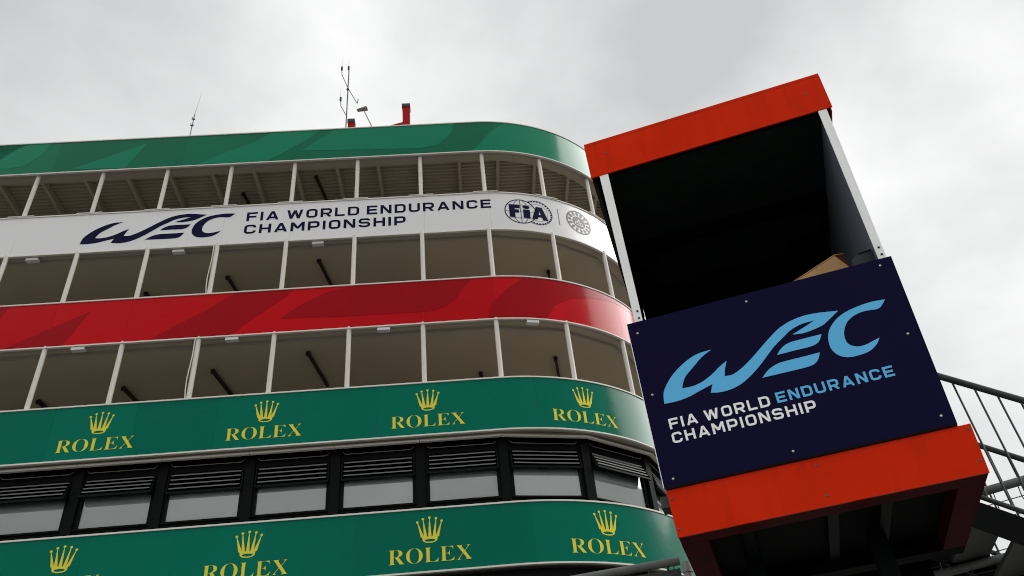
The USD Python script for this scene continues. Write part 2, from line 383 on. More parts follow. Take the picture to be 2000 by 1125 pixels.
GREEN_SHAPES={'A':[(-13.39,19.09),(-12.48,19.07),(-12.9,18.81),(-13.21,18.44)],'B':[(-9.25,18.86),(-11.17,17.98),(-9.71,17.92)],'Cc':[(-7.78,17.92),(-7.04,18.28),(-6.22,18.69),(-5.68,19.08),(-4.32,19.09),(-4.78,18.65),(-5.32,18.22),(-5.86,17.9)],'D':[(-4.88,18.21),(-4.53,18.57),(-4.18,18.86),(-3.92,19.07),(-3.04,19.12),(-1.55,19.11),(-0.52,19.09),(-0.71,18.56),(-1.05,18.15),(-1.57,18.06),(-3.31,18.13)],'E':[(-0.07,17.89),(0.27,18.34),(0.51,18.68),(0.92,19.02),(1.96,19.06),(3.41,19.09),(3.75,19.16),(3.73,17.9),(3.18,17.86),(2.34,17.82),(1.26,17.86)],'F':[(1.52,17.83),(1.87,18.52),(2.52,19.07),(3.41,19.09),(3.75,19.16),(3.73,17.9),(3.18,17.86),(2.34,17.82)]}
RED_SHAPES={'T':[(-9.52,12.84),(-11.31,11.96),(-9.95,11.95)],'L':[(-11.69,13.05),(-11.56,13.17),(-11.56,12.58)],'Cc':[(-7.95,11.98),(-7.51,12.21),(-6.83,12.63),(-6.01,13.17),(-5.95,13.21),(-4.63,13.19),(-4.95,12.9),(-5.59,12.37),(-6.12,11.96)],'D':[(-5.02,12.27),(-4.47,12.7),(-3.9,13.0),(-3.32,13.13),(-2.93,13.19),(-0.42,13.1),(-0.61,12.87),(-0.79,12.56),(-1.05,12.32),(-1.47,12.2),(-3.54,12.21)],'E':[(-0.08,11.98),(0.06,12.34),(0.38,12.69),(0.99,13.15),(1.83,13.21),(3.1,13.21),(4.18,13.22),(4.39,13.13),(3.42,12.99),(2.57,12.79),(2.03,12.61),(1.62,12.34),(1.34,11.97)]}



def stroke_letter(ch, w=0.86, t=0.2):
    """A square-shouldered capital of height 1 and width w, drawn with strokes t wide."""
    h = t / 2
    L, R_, B, T, Mi = h, w - h, h, 1 - h, 0.5

    def ln(*p, cap='flat'):
        return LineString(p).buffer(h, cap_style=cap, join_style='mitre')

    def ring(x0, y0, x1, y1, r=0.2):
        return sbox(x0 + r, y0 + r, x1 - r, y1 - r).buffer(r).exterior.buffer(h)
    if ch == 'I':
        return ln((h, 0), (h, 1)), t
    if ch == 'F':
        return union_all([ln((L, 0), (L, 1)), ln((L, T), (w * 0.94, T)), ln((L, Mi - .02), (w * 0.86, Mi - .02))]), w * 0.94
    if ch == 'E':
        return union_all([ln((L, 0), (L, 1)), ln((L, T), (w * 0.94, T)), ln((L, Mi), (w * 0.88, Mi)), ln((L, B), (w * 0.94, B))]), w * 0.94
    if ch == 'L':
        return union_all([ln((L, 0), (L, 1)), ln((L, B), (w * 0.88, B))]), w * 0.88
    if ch == 'H':
        return union_all([ln((L, 0), (L, 1)), ln((R_, 0), (R_, 1)), ln((L, Mi), (R_, Mi))]), w
    if ch == 'O':
        return ring(L, B, R_, T), w
    if ch == 'D':
        g = union_all([ring(L - .3, B, R_, T, 0.22), ln((L, 0), (L, 1))])
        return g.intersection(sbox(0, 0, w, 1)).difference(sbox(0, 0, 0, 1)), w
    if ch == 'C':
        return ring(L, B, R_, T).difference(sbox(w * 0.6, 0.34, w + 1, 0.66)), w
    if ch == 'U':
        g = ring(L, B, R_, T + 0.6).intersection(sbox(0, 0, w, 1))
        return g, w
    if ch == 'P':
        g = ring(L - .3, 0.36, R_, T, 0.2).intersection(sbox(L, 0, w, 1))
        return union_all([g, ln((L, 0), (L, 1))]), w
    if ch == 'R':
        g = ring(L - .3, 0.40, R_, T, 0.2).intersection(sbox(L, 0, w, 1))
        return union_all([g, ln((L, 0), (L, 1)), ln((w * .5, 0.42), (w - h * 1.05, 0.0))]).intersection(sbox(0, 0, w + .1, 1)), w
    if ch == 'S':
        up = ring(L, Mi, R_, T, 0.18).difference(sbox(w * .5, 0.3, w + 1, 0.72)).union(ln((w * .4, Mi), (w * .62, Mi)))
        lo = ring(L, B, R_, Mi, 0.18).difference(sbox(-1, 0.28, w * .5, 0.7)).union(ln((w * .38, Mi), (w * .6, Mi)))
        return union_all([up, lo]), w
    if ch == 'A':
        ww = w * 1.12
        return union_all([ln((h * 1.05, 0), (ww / 2, 1.02)), ln((ww - h * 1.05, 0), (ww / 2, 1.02)), ln((ww * .22, 0.27), (ww * .78, 0.27))]).intersection(sbox(0, 0, ww, 1)), ww
    if ch == 'N':
        return union_all([ln((L, 0), (L, 1)), ln((R_, 0), (R_, 1)), ln((L, 1.0), (R_, 0.0))]).intersection(sbox(0, 0, w, 1)), w
    if ch == 'M':
        ww = w * 1.18
        return union_all([ln((L, 0), (L, 1)), ln((ww - h, 0), (ww - h, 1)), ln((L, 1.0), (ww / 2, 0.3)), ln((ww - h, 1.0), (ww / 2, 0.3))]).intersection(sbox(0, 0, ww, 1)), ww
    if ch == 'W':
        ww = w * 1.45
        q = ww / 4
        return union_all([ln((h, 1.05), (q * 1.1, 0), ), ln((q * 1.1, 0), (2 * q, 0.95)), ln((2 * q, 0.95), (ww - q * 1.1, 0)), ln((ww - q * 1.1, 0), (ww - h, 1.05))]).intersection(sbox(0, 0, ww, 1)), ww
    raise ValueError(ch)


def words(text, x0, x1, y0, height, t=0.2, gap=0.24):
    """The line of capitals as one outline whose left and right ends are x0 and x1."""
    parts, x = [], 0.0
    for ch in text:
        if ch == ' ':
            x += 0.36
            continue
        g, w = stroke_letter(ch, t=t)
        parts.append(affinity.translate(g, x, 0))
        x += w + gap
    x -= gap
    g = union_all(parts)
    return affinity.translate(affinity.scale(g, (x1 - x0) / x, height, origin=(0, 0)), x0, y0)


def split_words(text, x0, x1, y0, height):
    """The same line as one outline per word."""
    whole = words(text, x0, x1, y0, height)
    sizes = [len(w_) for w_ in text.split(' ')]
    glyphs = sorted(flat_polys(whole), key=lambda q: q.bounds[0])
    out = []
    for n_ in sizes:
        out.append(union_all(glyphs[:n_])); glyphs = glyphs[n_:]
    return out


def glyph_poly(ch):
    r = ROLEX_GLYPHS[ch]
    g = Polygon(r[0], r[1:]).buffer(0)
    thin = g.buffer(-5.5, join_style='mitre')
    thin = max(flat_polys(thin), key=lambda q: q.area)
    return affinity.scale(thin, 1.0, 271.0 / (271.0 - 11.0), origin=(0, 135.5))


def serif_word(x0, x1, y0, height):
    parts, x = [], 0.0
    for ch in 'ROLEX':
        g = glyph_poly(ch)
        b = g.bounds
        g = affinity.translate(g, x - b[0], 0)
        parts.append(g)
        x += (b[2] - b[0]) + 26
    x -= 26
    g = union_all(parts)
    return affinity.translate(affinity.scale(g, (x1 - x0) / x, height / 271.0, origin=(0, 0)), x0, y0)


def crown(cx, z0, w, h):
    """Five-pointed crown with balls on its points, as one outline."""
    tips = [(-0.5, 0.80), (-0.27, 0.91), (0.0, 0.95), (0.27, 0.91), (0.5, 0.80)]
    feet = [(-0.30, 0.14), (-0.17, 0.11), (0.0, 0.10), (0.17, 0.11), (0.30, 0.14)]
    parts = []
    for (tx, ty), (fx, fy) in zip(tips, feet):
        parts.append(Polygon([(fx - 0.072, fy + .08), (fx + 0.072, fy + .08), (tx + 0.010, ty), (tx - 0.010, ty)]))
        parts.append(affinity.scale(Point(tx, ty).buffer(0.054), 1.0, w / h * 1.0))
    body = Polygon([(-0.30, 0.12), (0.30, 0.12), (0.335, 0.26), (0.22, 0.20), (0.11, 0.24), (0, 0.20), (-0.11, 0.24), (-0.22, 0.20), (-0.335, 0.26)])
    basee = affinity.scale(Point(0, 0).buffer(1, 32), 0.30, 0.115)
    basee = affinity.translate(basee, 0, 0.115)
    hole = affinity.translate(affinity.scale(Point(0, 0).buffer(1, 32), 0.215, 0.052), 0, 0.095)
    g = union_all(parts + [body, basee]).difference(hole)
    return affinity.translate(affinity.scale(g, w, h, origin=(0, 0)), cx, z0)


# ------------------------------------------------------------------ ground
g = trimesh.Trimesh([(-600, -600, 0), (600, -600, 0), (600, 600, 0), (-600, 600, 0)], [(0, 1, 2), (0, 2, 3)], process=False)
tag(obj('ground', g, 'asphalt'), 'broad grey asphalt apron in front of the building', kind='structure')

# ------------------------------------------------------------------ race control building
Z = lambda z: z + EYE
LEVELS = [  # bottom, top and outward offset of each parapet
    (17.815, 19.05, 0.03), (14.828, 16.16, 0.0), (11.863, 13.146, 0.07), (8.864, 10.16, 0.105), (5.84, 7.098, 0.24)]
bld = thing('race_control_building', 'long grey-white building with a rounded end, open balconies and stacked banner parapets', 'building', (T2[0], T2[1] + 4, 0))
BACK = 11.0


def floor_plate(off, z0, z1, s_left=S_LEFT, setback=BACK, step=0.25):
    """A floor slab with the building's rounded outline."""
    S = stations(s_left, SA + 0.01, step)
    P, _ = plan(S, off)
    end = plan([S[-1]], off)[0][0] - N2 * (setback - RB)
    beg = P[0] - N2 * setback
    poly = Polygon(np.vstack([P, end, beg]))
    m = trimesh.creation.extrude_polygon(poly, z1 - z0, engine='earcut')
    m.apply_translation((0, 0, z0))
    return m


for i, (zb, zt, off) in enumerate(LEVELS):
    # parapet core behind the banner
    swept('parapet', S_LEFT, S_RIGHT, rect(off - 0.16, off - 0.012, Z(zb + 0.004), Z(zt - 0.004)), 'wall', bld)
    swept('trim', S_LEFT, S_RIGHT, rect(off - 0.17, off + 0.022, Z(zt - 0.004), Z(zt + 0.030)), 'cream', bld)
    swept('trim', S_LEFT, S_RIGHT, rect(off - 0.04, off + 0.022, Z(zb - 0.030), Z(zb + 0.004)), 'cream', bld)
    if i == 0:
        continue
    obj('floor_slab', floor_plate(off - 0.17, Z(zb + 0.045), Z(zb + 0.28)), 'beige', bld)

# ceiling ring below each balcony edge (a straight-sided lip set back behind the curved parapet)
POST_S = {0: [1.88 - 1.742 * k + (0.02 if k else 0) for k in range(-2, 13)], 1: [1.90 - 1.742 * k + 0.0 for k in range(-2, 13)], 2: [1.86 - 1.742 * k for k in range(-2, 13)]}


def chain_prism(ss, off, wid, z0, z1):
    """Straight lengths of edging from post to post."""
    out = []
    P, _ = plan(ss, off)
    for a, b in zip(P[:-1], P[1:]):
        d = (b - a) / np.linalg.norm(b - a)
        if d @ U2 < 0 and d @ N2 > 0:
            d = -d; a, b = b, a
        nrm = np.array([d[1], -d[0]])
        L = np.linalg.norm(b - a)
        out.append(bx((*a, 0), (*d, 0), (*nrm, 0), (0, 0, 1), 0.006, L - 0.006, -wid, 0, z0, z1))
    return out


for i in (1, 2):
    zb = LEVELS[i][0]
    for m in chain_prism(sorted(POST_S[i]), -0.27, 0.05, Z(zb - 0.03), Z(zb + 0.044)):
        obj('ceiling_lip', m, 'wall', bld)

# balcony back wall, set far in
for i, (z0, z1) in enumerate(((14.828 + .28, 17.815 + .30), (11.863 + .28, 14.828 + .045), (8.864 + .28, 11.863 + .045))):
    swept('back_wall', S_LEFT, S_RIGHT - 1, rect(-3.55, -3.40, Z(z0 + .002), Z(z1 - .002)), 'wall', bld)

# roof: edge ring, ribbed deck, beams
RB0 = 17.815
swept('roof_edge', S_LEFT, S_RIGHT, rect(-0.36, -0.045, Z(RB0 + 0.02), Z(RB0 + 0.10)), 'deck', bld)
obj('roof_slab', floor_plate(-0.17, Z(RB0 + 0.30), Z(RB0 + 0.42)), 'deck', bld)
ribs = []
S = stations(S_LEFT, SA + 0.01, 0.2)
inner = Polygon(np.vstack([plan(S, -0.37)[0], plan([S[-1]], -0.37)[0][0] - N2 * 4, plan([S[0]], -0.37)[0][0] - N2 * 8]))
for k in range(34):
    y = RB - 0.45 - k * 0.135
    a, b = C2 + U2 * -22 + N2 * y, C2 + U2 * 8 + N2 * y
    seg = LineString([a, b]).intersection(inner)
    if seg.is_empty or seg.length < 0.2:
        continue
    p, q = np.array(seg.coords[0]), np.array(seg.coords[-1])
    d = (q - p) / np.linalg.norm(q - p)
    nn = np.array([-d[1], d[0]])
    L = np.linalg.norm(q - p)
    prof = np.array([(-0.042, 0.302), (-0.024, 0.245), (0.024, 0.245), (0.042, 0.302)])
    a3 = [np.append(p + nn * o, Z(RB0 + z)) for o, z in prof]
    b3 = [np.append(q + nn * o, Z(RB0 + z)) for o, z in prof]
    ribs.append(prism(a3, b3))
for r_ in ribs:
    obj('deck_rib', r_, 'deck', bld)
beam_s = [-20.2 + 1.16 * k for k in range(18)] + [0.68, 1.88, 3.15, 4.6]
for s in beam_s:
    P0, Nn = plan([s], -0.362)
    inward = -N2
    inward = inward / np.linalg.norm(inward)
    across = np.array([-inward[1], inward[0]])
    obj('roof_beam', bx((*P0[0], 0), (*across, 0), (*inward, 0), (0, 0, 1), -0.045, 0.045, 0, 3.03, Z(RB0 + 0.03), Z(RB0 + 0.243)), 'deck', bld)

# posts between the parapets
for i in range(3):
    z0, z1 = LEVELS[i + 1][1] + 0.030, LEVELS[i][0] + (0.02 if i == 0 else 0.044)
    off = LEVELS[i + 1][2] - 0.085
    for s in POST_S[i]:
        (p,), (nv,) = plan([s], off)
        obj('post', rod((*p, Z(z0)), (*p, Z(z1)), 0.057, 16), 'post', bld, smooth=40)
        if i == 0:  # flat plate under each post of the top balcony
            t = np.array([-nv[1], nv[0]])
            obj('post_plate', bx((*p, 0), (*t, 0), (*nv, 0), (0, 0, 1), -0.33, 0.33, -0.06, 0.122, Z(z0 + 0.001), Z(z0 + 0.022)), 'cream', bld)
# loose cables down two posts
for i, s in ((1, POST_S[1][7]), (2, POST_S[2][7])):
    off = LEVELS[i + 1][2] - 0.02
    z0, z1 = LEVELS[i + 1][1] + .04, LEVELS[i][0]
    pts = []
    for k in range(15):
        f = k / 14
        p = plan([s - 0.055 - 0.016 * math.sin(f * 7.0) - 0.028 * math.sin(f * math.pi)], off)[0][0]
        pts.append((*p, Z(z0 + (z1 - z0) * f)))
    obj('loose_cable', tube(pts, 0.012, 6), 'post', bld)

# dark strip lamps and small white boxes under the ceilings
def ceiling_lamp(s, d0, z, length=1.5, lean=0.15):
    P, Nn = plan([s], -d0)
    inward = -N2
    e = inward * math.cos(lean) + np.array([-inward[1], inward[0]]) * -math.sin(lean)
    t = np.array([-e[1], e[0]])
    obj('ceiling_lamp', [bx((*P[0], 0), (*t, 0), (*e, 0), (0, 0, 1), -0.035, 0.035, 0, length, Z(z - 0.10), Z(z - 0.03)),
                         bx((*P[0], 0), (*t, 0), (*e, 0), (0, 0, 1), -0.015, 0.015, 0.1, 0.14, Z(z - 0.03), Z(z - 0.001)),
                         bx((*P[0], 0), (*t, 0), (*e, 0), (0, 0, 1), -0.05, 0.05, -0.06, 0.0, Z(z - 0.12), Z(z - 0.02))], 'lamp', bld)


for s, d in ((-9.2, 1.86), (-6.88, 1.37), (-4.47, 0.87), (-0.28, 2.32), (2.4, 1.45), (-11.4, 2.2), (-2.1, 2.75)):
    ceiling_lamp(s, d, 11.863 + .045)
for s, d in ((-9.17, 1.80), (-6.87, 1.33), (-4.37, 0.88), (2.66, 1.45), (-11.5, 2.2)):
    ceiling_lamp(s, d, 14.828 + .045)
for s, d in ((-6.81, 1.36), (-4.62, 0.84)):
    ceiling_lamp(s, d, 17.815 + .245)
for z, off, ss in ((11.863, 0.07, (-13.1, -9.58, -6.08, -2.55, 1.0)), (14.828, 0.0, (-11.42, -7.80, -4.27))):
    for s in ss:
        (p,), (nv,) = plan([s], off - (0.0 if z < 13 else 0.045))
        t = np.array([-nv[1], nv[0]])
        obj('signal_box', bx((*p, 0), (*t, 0), (*nv, 0), (0, 0, 1), -0.15, 0.15, -0.12, 0.0, Z(z - 0.115), Z(z - 0.042)), 'white', bld)

# ---- window storey
MULL = [-21.0 + 1.79 * k for k in range(0, 7)]
MULL = [-10.72 - 1.79 * k for k in range(5, 0, -1)] + [-10.72, -8.94, -7.20, -5.38, -3.58, -1.77, 0.02, 1.97, 3.97, 5.75, 7.5, 9.2]
WZ0, WZ1 = 7.134, 8.824
WOFF = -0.30
Pm, Nm = plan(MULL, WOFF)
obj('storey_floor', floor_plate(0.06, Z(7.0), Z(7.098)), 'wall', bld)
# under-slab edge below the upper green parapet: pale straight lengths that follow the windows
for m in chain_prism(np.array(MULL), -0.02, 0.07, Z(8.776), Z(8.822)):
    obj('slab_edge', m, 'cream', bld)
for m in chain_prism(np.array(MULL), -0.19, 1.2, Z(8.80), Z(8.90)):
    obj('storey_soffit', m, 'frame', bld)
for j, s in enumerate(MULL):
    (p,), (nv,) = plan([s], WOFF)
    t = np.array([-nv[1], nv[0]])
    obj('mullion', bx((*p, 0), (*t, 0), (*nv, 0), (0, 0, 1), -0.10, 0.10, -0.14, 0.09, Z(WZ0 - .03), Z(8.80)), 'frame', bld)
for j in range(len(MULL) - 1):
    a, b = Pm[j], Pm[j + 1]
    d = (b - a) / np.linalg.norm(b - a)
    if (Nm[j] @ np.array([d[1], -d[0]])) < 0:
        pass
    nrm = np.array([d[1], -d[0]])
    L = np.linalg.norm(b - a)
    fr = ((*a, 0), (*d, 0), (*nrm, 0), (0, 0, 1))
    w = UsdGeom.Xform.Define(stage, free_path(str(bld.GetPath()), 'window')).GetPrim()
    x0, x1 = 0.104, L - 0.104
    sill = 7.50
    obj('frame', [bx(*fr, x0, x1, -0.06, 0.03, Z(WZ0 - .03), Z(sill)), bx(*fr, x0, x1, -0.02, 0.075, Z(sill - 0.06), Z(sill - 0.03)),
                  bx(*fr, x0, x0 + 0.075, -0.06, 0.03, Z(sill), Z(8.58)), bx(*fr, x1 - 0.075, x1, -0.06, 0.03, Z(sill), Z(8.58)),
                  bx(*fr, x0, x1, -0.06, 0.03, Z(8.58), Z(8.795))], 'frame', w)
    pq = [(x0 + 0.077, -0.015, sill + .002), (x1 - 0.077, -0.015, sill + .002), (x1 - 0.077, -0.015, 8.578), (x0 + 0.077, -0.015, 8.578)]
    wpts = lambda q, fr=fr: [np.asarray(fr[0]) + x_ * np.asarray(fr[1]) + y_ * np.asarray(fr[2]) + np.array([0, 0, Z(z_)]) for x_, y_, z_ in q]
    obj('pane', (np.array(wpts(pq)), np.array([(0, 1, 2), (0, 2, 3)])), 'pane', w)
    drop = random.choice([0.0, 0.03, 0.05, 0.02, 0.0])
    obj('blind', bx(*fr, x0 + 0.077, x1 - 0.077, -0.040, -0.032, Z(sill + .002 + drop), Z(8.578)), 'blind', w)
    if drop > 0.01:
        obj('blind_rail', bx(*fr, x0 + 0.08, x1 - 0.08, -0.055, -0.045, Z(sill + .003), Z(sill + 0.05 + drop)), 'pipe', w)
    # top-hung louvre pushed outwards
    swing = random.uniform(0.05, 0.11)
    if j in (5, 6):
        swing = 0.17
    if j in (12,):
        swing = 0.20
    top = np.array([0.045, 8.555]); bot = np.array([0.045 + swing, 8.555 - math.sqrt(0.46 ** 2 - swing ** 2)])
    ax = (bot - top) / 0.46
    xa, xb = x0 + 0.05, x1 - 0.05
    for k in range(4):
        c = top + ax * (0.05 + 0.105 * k)
        A = [(xa, c[0] - 0.05, c[1] + 0.045), (xa, c[0] + 0.012, c[1] + 0.012), (xa, c[0] + 0.012, c[1] - 0.004), (xa, c[0] - 0.05, c[1] + 0.03)]
        Bv = [(xb, y_, z_) for _, y_, z_ in A]
        obj('louvre_slat', prism(wpts(A), wpts(Bv)), 'slat', w)
        obj('slat_lip', bx(*fr, xa + 0.03, xb - 0.03, c[0] + 0.013, c[0] + 0.021, Z(c[1] - 0.012), Z(c[1] + 0.013)), 'lip', w)
    for xs in (xa - 0.022, xb + 0.002):
        A = [(xs, top[0] - .03, top[1]), (xs, top[0] + .03, top[1]), (xs, bot[0] + .03, bot[1] - .03), (xs, bot[0] - .05, bot[1] - .03)]
        Bv = [(xs + 0.02, y_, z_) for _, y_, z_ in A]
        obj('louvre_cheek', prism(wpts(A), wpts(Bv)), 'slat', w)
    c = top + ax * 0.43
    obj('louvre_bottom', prism(wpts([(xa, c[0] + 0.022, c[1] - 0.01), (xa, c[0] + 0.035, c[1] - 0.062), (xa, c[0] + 0.005, c[1] - 0.062), (xa, c[0] - 0.01, c[1] - 0.01)]),
                               wpts([(xb, c[0] + 0.022, c[1] - 0.01), (xb, c[0] + 0.035, c[1] - 0.062), (xb, c[0] + 0.005, c[1] - 0.062), (xb, c[0] - 0.01, c[1] - 0.01)])), 'slat', w)
    A = [(xa, top[0] - 0.062, top[1] - 0.01), (xa, top[0] - 0.056, top[1] - 0.01), (xa, bot[0] - 0.056, bot[1] + 0.0), (xa, bot[0] - 0.062, bot[1] + 0.0)]
    obj('louvre_back', prism(wpts(A), wpts([(xb, y_, z_) for _, y_, z_ in A])), 'frame', w)
    # thin metal outline of the flap above
    q = [(x0 + 0.02, 0.05, 8.79), (x0 + 0.10, 0.10, 8.695), (x1 - 0.10, 0.10, 8.695), (x1 - 0.02, 0.05, 8.79)]
    obj('flap_edge', tube(wpts(q), 0.007, 5), 'pipe', w)
# dark room behind the windows and dark storey below the lowest parapet
swept('inner_wall', S_LEFT, S_RIGHT - 1, rect(-1.15, -1.05, Z(7.10), Z(8.79)), 'frame', bld)
swept('lower_lintel', S_LEFT, S_RIGHT, rect(-0.45, 0.06, Z(5.62), Z(5.796)), 'frame', bld)
swept('lower_wall', S_LEFT, S_RIGHT - 0.5, rect(-0.70, -0.50, 0.0, Z(5.62)), 'frame', bld)
for s in np.arange(-18.9, 6, 1.79):
    (p,), (nv,) = plan([s], -0.40)
    t = np.array([-nv[1], nv[0]])
    obj('lower_mullion', bx((*p, 0), (*t, 0), (*nv, 0), (0, 0, 1), -0.05, 0.05, -0.09, 0.05, 0.0, Z(5.618)), 'steel', bld)
obj('end_wall', bx((*(plan([SA], -0.55)[0][0] - N2 * 3), 0), (*U2, 0), (*(-N2), 0), (0, 0, 1), -0.3, 0.0, 0, 4.0, 0, Z(17.8)), 'wall', bld)

# ------------------------------------------------------------------ banners on the parapets


def banner(name, label, level, mat, panel=1.745, phase=0.0):
    zb, zt, off = LEVELS[level]
    t = thing(name, label, 'banner', (T2[0], T2[1], Z(zb)))
    s = S_LEFT + phase
    edges = [S_LEFT + 0.002] + list(np.arange(S_LEFT + panel + phase, S_RIGHT - 0.5, panel)) + [S_RIGHT - 0.002]
    for a, b in zip(edges[:-1], edges[1:]):
        swept('banner_panel', a + 0.0015, b - 0.0015, rect(off - 0.010, off, Z(zb + 0.006), Z(zt - 0.006)), mat, t)
    return t


b1 = banner('green_banner', 'topmost green banner along the roof edge, printed with paler green swooshes', 0, 'green', phase=0.6)
b2 = banner('white_banner', 'white banner with dark blue lettering between the two upper balconies', 1, 'white', phase=0.3)
b3 = banner('red_banner', 'red banner printed with darker red swooshes between the balconies', 2, 'red', phase=0.2)
b4 = banner('crown_banner', 'green banner with yellow crowns and lettering just above the window row', 3, 'rolex', phase=0.9)
b5 = banner('crown_banner', 'lowest green banner with yellow crowns and lettering, below the window row', 4, 'rolex', phase=0.5)


def smooth_poly(pts):
    return Polygon(pts).buffer(0)


def clip(level, shape):
    zb, zt, off = LEVELS[level]
    return shape.intersection(sbox(S_LEFT, zb + .008, S_RIGHT, zt - .008))


E_ = 0.004
for k in ('A', 'B', 'Cc', 'D', 'E'):
    pts = [(s, z + (0.06 if z > 18.9 else -0.06 if z < 18.0 and k in ('B', 'Cc', 'E') else 0)) for s, z in GREEN_SHAPES[k]]
    if k == 'E':
        pts = pts[:4] + [(8.0, 19.2), (8.0, 17.7)]
    if k == 'A':
        pts = [(-13.39, 19.2), (-12.48, 19.12), (-12.9, 18.81), (-13.21, 18.44), (-13.8, 17.95), (-14.6, 17.75), (-15.2, 17.75), (-14.2, 18.6)]
    put_decal('printed_swoosh', clip(0, smooth_poly([(s, z + EYE - EYE) for s, z in pts])), LEVELS[0][2] + E_, 'green_light', b1)
# same motif again further left, outside the picture's edge
for prim_shape in (smooth_poly([(s - 11.4, z) for s, z in GREEN_SHAPES['D']]),):
    put_decal('printed_swoosh', clip(0, prim_shape), LEVELS[0][2] + E_, 'green_light', b1)
for k in ('T', 'L', 'Cc', 'D', 'E'):
    pts = [(s, z + (0.07 if z > 13.08 and k != 'D' else -0.08 if z < 12.0 else 0)) for s, z in RED_SHAPES[k]]
    if k == 'L':
        pts = [(-11.45, 13.2), (-11.62, 12.7), (-11.95, 12.2), (-12.3, 11.8), (-14, 11.8), (-14, 13.2)]
    if k == 'E':
        pts = pts[:4] + [(8.0, 13.25), (8.0, 13.05), (5.2, 13.07)] + pts[8:]
    put_decal('printed_swoosh', clip(2, smooth_poly(pts)), LEVELS[2][2] + E_, 'red_dark', b3)


def lifted(shape):
    return shape


def z_up(prim_mesh):
    return prim_mesh


# decals are laid out with z from eye level; raise them to the ground datum
_decal = decal


def decal(shape, off, step=0.14, z_shift=EYE):
    return _decal(shape, off, step, z_shift)


for p_ in stage.Traverse():
    if p_.GetName().startswith('printed_swoosh'):
        m_ = UsdGeom.Mesh(p_)
        pts_ = np.array(m_.GetPointsAttr().Get()); pts_[:, 2] += EYE
        m_.GetPointsAttr().Set(Vt.Vec3fArray.FromNumpy(pts_.astype(np.float32)))

for k in range(6):
    s0 = 1.15 - 3.525 * k
    for bn, zbase, zc, lv in ((b4, 9.062, 9.45, 3), (b5, 6.02, 6.40, 4)):
        off = LEVELS[lv][2] + E_
        x0 = s0 + (-0.03 if lv == 4 else 0)
        put_decal('lettering', serif_word(x0, x0 + 1.62, zbase, 0.285), off, 'gold', bn)
        put_decal('crown', crown(x0 + 0.815, zc, 0.48, 0.545), off, 'gold', bn)

# the white banner's marks
off = LEVELS[1][2] + E_
src = np.array(sum([list(map(list, q)) for q in LOGO_OUTLINES], []))
A_src = np.array([[0.144, -2.470, 1], [1.758, -2.107, 1], [0.826, -2.453, 1], [0.553, -2.155, 1], [1.400, -2.455, 1]])
A_dst = np.array([[-10.31, 15.122], [-6.48, 15.91], [-8.69, 15.14], [-9.34, 15.815], [-7.33, 15.12]])
TR, *_ = np.linalg.lstsq(A_src, A_dst, rcond=None)


def smooth_outline(p, sharp=48, n=5):
    """Rounds an outline through its points, keeping corners sharper than `sharp` degrees."""
    m = len(p)
    d = np.roll(p, -1, 0) - p
    d /= np.linalg.norm(d, axis=1, keepdims=True)
    turn = np.degrees(np.arccos(np.clip((np.roll(d, 1, 0) * d).sum(1), -1, 1)))
    corner = turn > sharp
    out = []
    for i in range(m):
        a, b = p[i], p[(i + 1) % m]
        ta = (b - a) if corner[i] else (b - p[i - 1]) / 2
        tb = (b - a) if corner[(i + 1) % m] else (p[(i + 2) % m] - a) / 2
        L = np.linalg.norm(b - a)
        ta, tb = ta / (np.linalg.norm(ta) + 1e-9) * L, tb / (np.linalg.norm(tb) + 1e-9) * L
        for t in np.arange(n) / n:
            out.append((2 * t**3 - 3 * t**2 + 1) * a + (t**3 - 2 * t**2 + t) * ta + (-2 * t**3 + 3 * t**2) * b + (t**3 - t**2) * tb)
    return np.array(out)


def logo_shape(i, tr=None):
    p = smooth_outline(np.array(LOGO_OUTLINES[i], float))
    if tr is not None:
        p = np.column_stack([p, np.ones(len(p))]) @ tr
    return Polygon(p).buffer(0)


put_decal('logo', union_all([logo_shape(i, TR) for i in range(4)]), off, 'navy_print', b2)
for g_ in split_words('FIA WORLD ENDURANCE', -6.17, 0.28, 15.60, 0.315):
    put_decal('lettering', g_, off, 'navy_print', b2)
put_decal('lettering', words('CHAMPIONSHIP', -6.19, -2.0, 15.15, 0.315), off, 'navy_print', b2)
# globe and cogwheel emblem with three heavy letters
gc, gr = (1.075, 15.505), 0.43
globe = Point(gc).buffer(gr, 48)
lines = [globe.exterior.buffer(0.014)]
lines += [LineString([(gc[0], gc[1] - gr), (gc[0], gc[1] + gr)]).buffer(0.009), LineString([(gc[0] - gr, gc[1]), (gc[0] + gr, gc[1])]).buffer(0.006)]
for rx in (0.5, ):
    el = affinity.scale(Point(gc).buffer(gr, 48), rx, 1.0)
    lines.append(el.exterior.buffer(0.007))
for dz in (-0.24, 0.24):
    hw = math.sqrt(gr ** 2 - dz ** 2)
    lines.append(LineString([(gc[0] - hw, gc[1] + dz), (gc[0] + hw, gc[1] + dz)]).buffer(0.006))
cc, cr = (1.535, 15.525), 0.435
cog = [Point(cc).buffer(cr, 48).exterior.buffer(0.010)]
for k in range(30):
    a_ = 2 * math.pi * k / 30
    cog.append(affinity.rotate(sbox(cc[0] + cr - 0.05, cc[1] - 0.022, cc[0] + cr, cc[1] + 0.022), math.degrees(a_), origin=cc))
cog.append(Point(cc).buffer(cr * 0.72, 48).exterior.buffer(0.004))
cogs = union_all(cog).difference(globe)
put_decal('cogwheel', cogs, off, 'navy_print', b2)


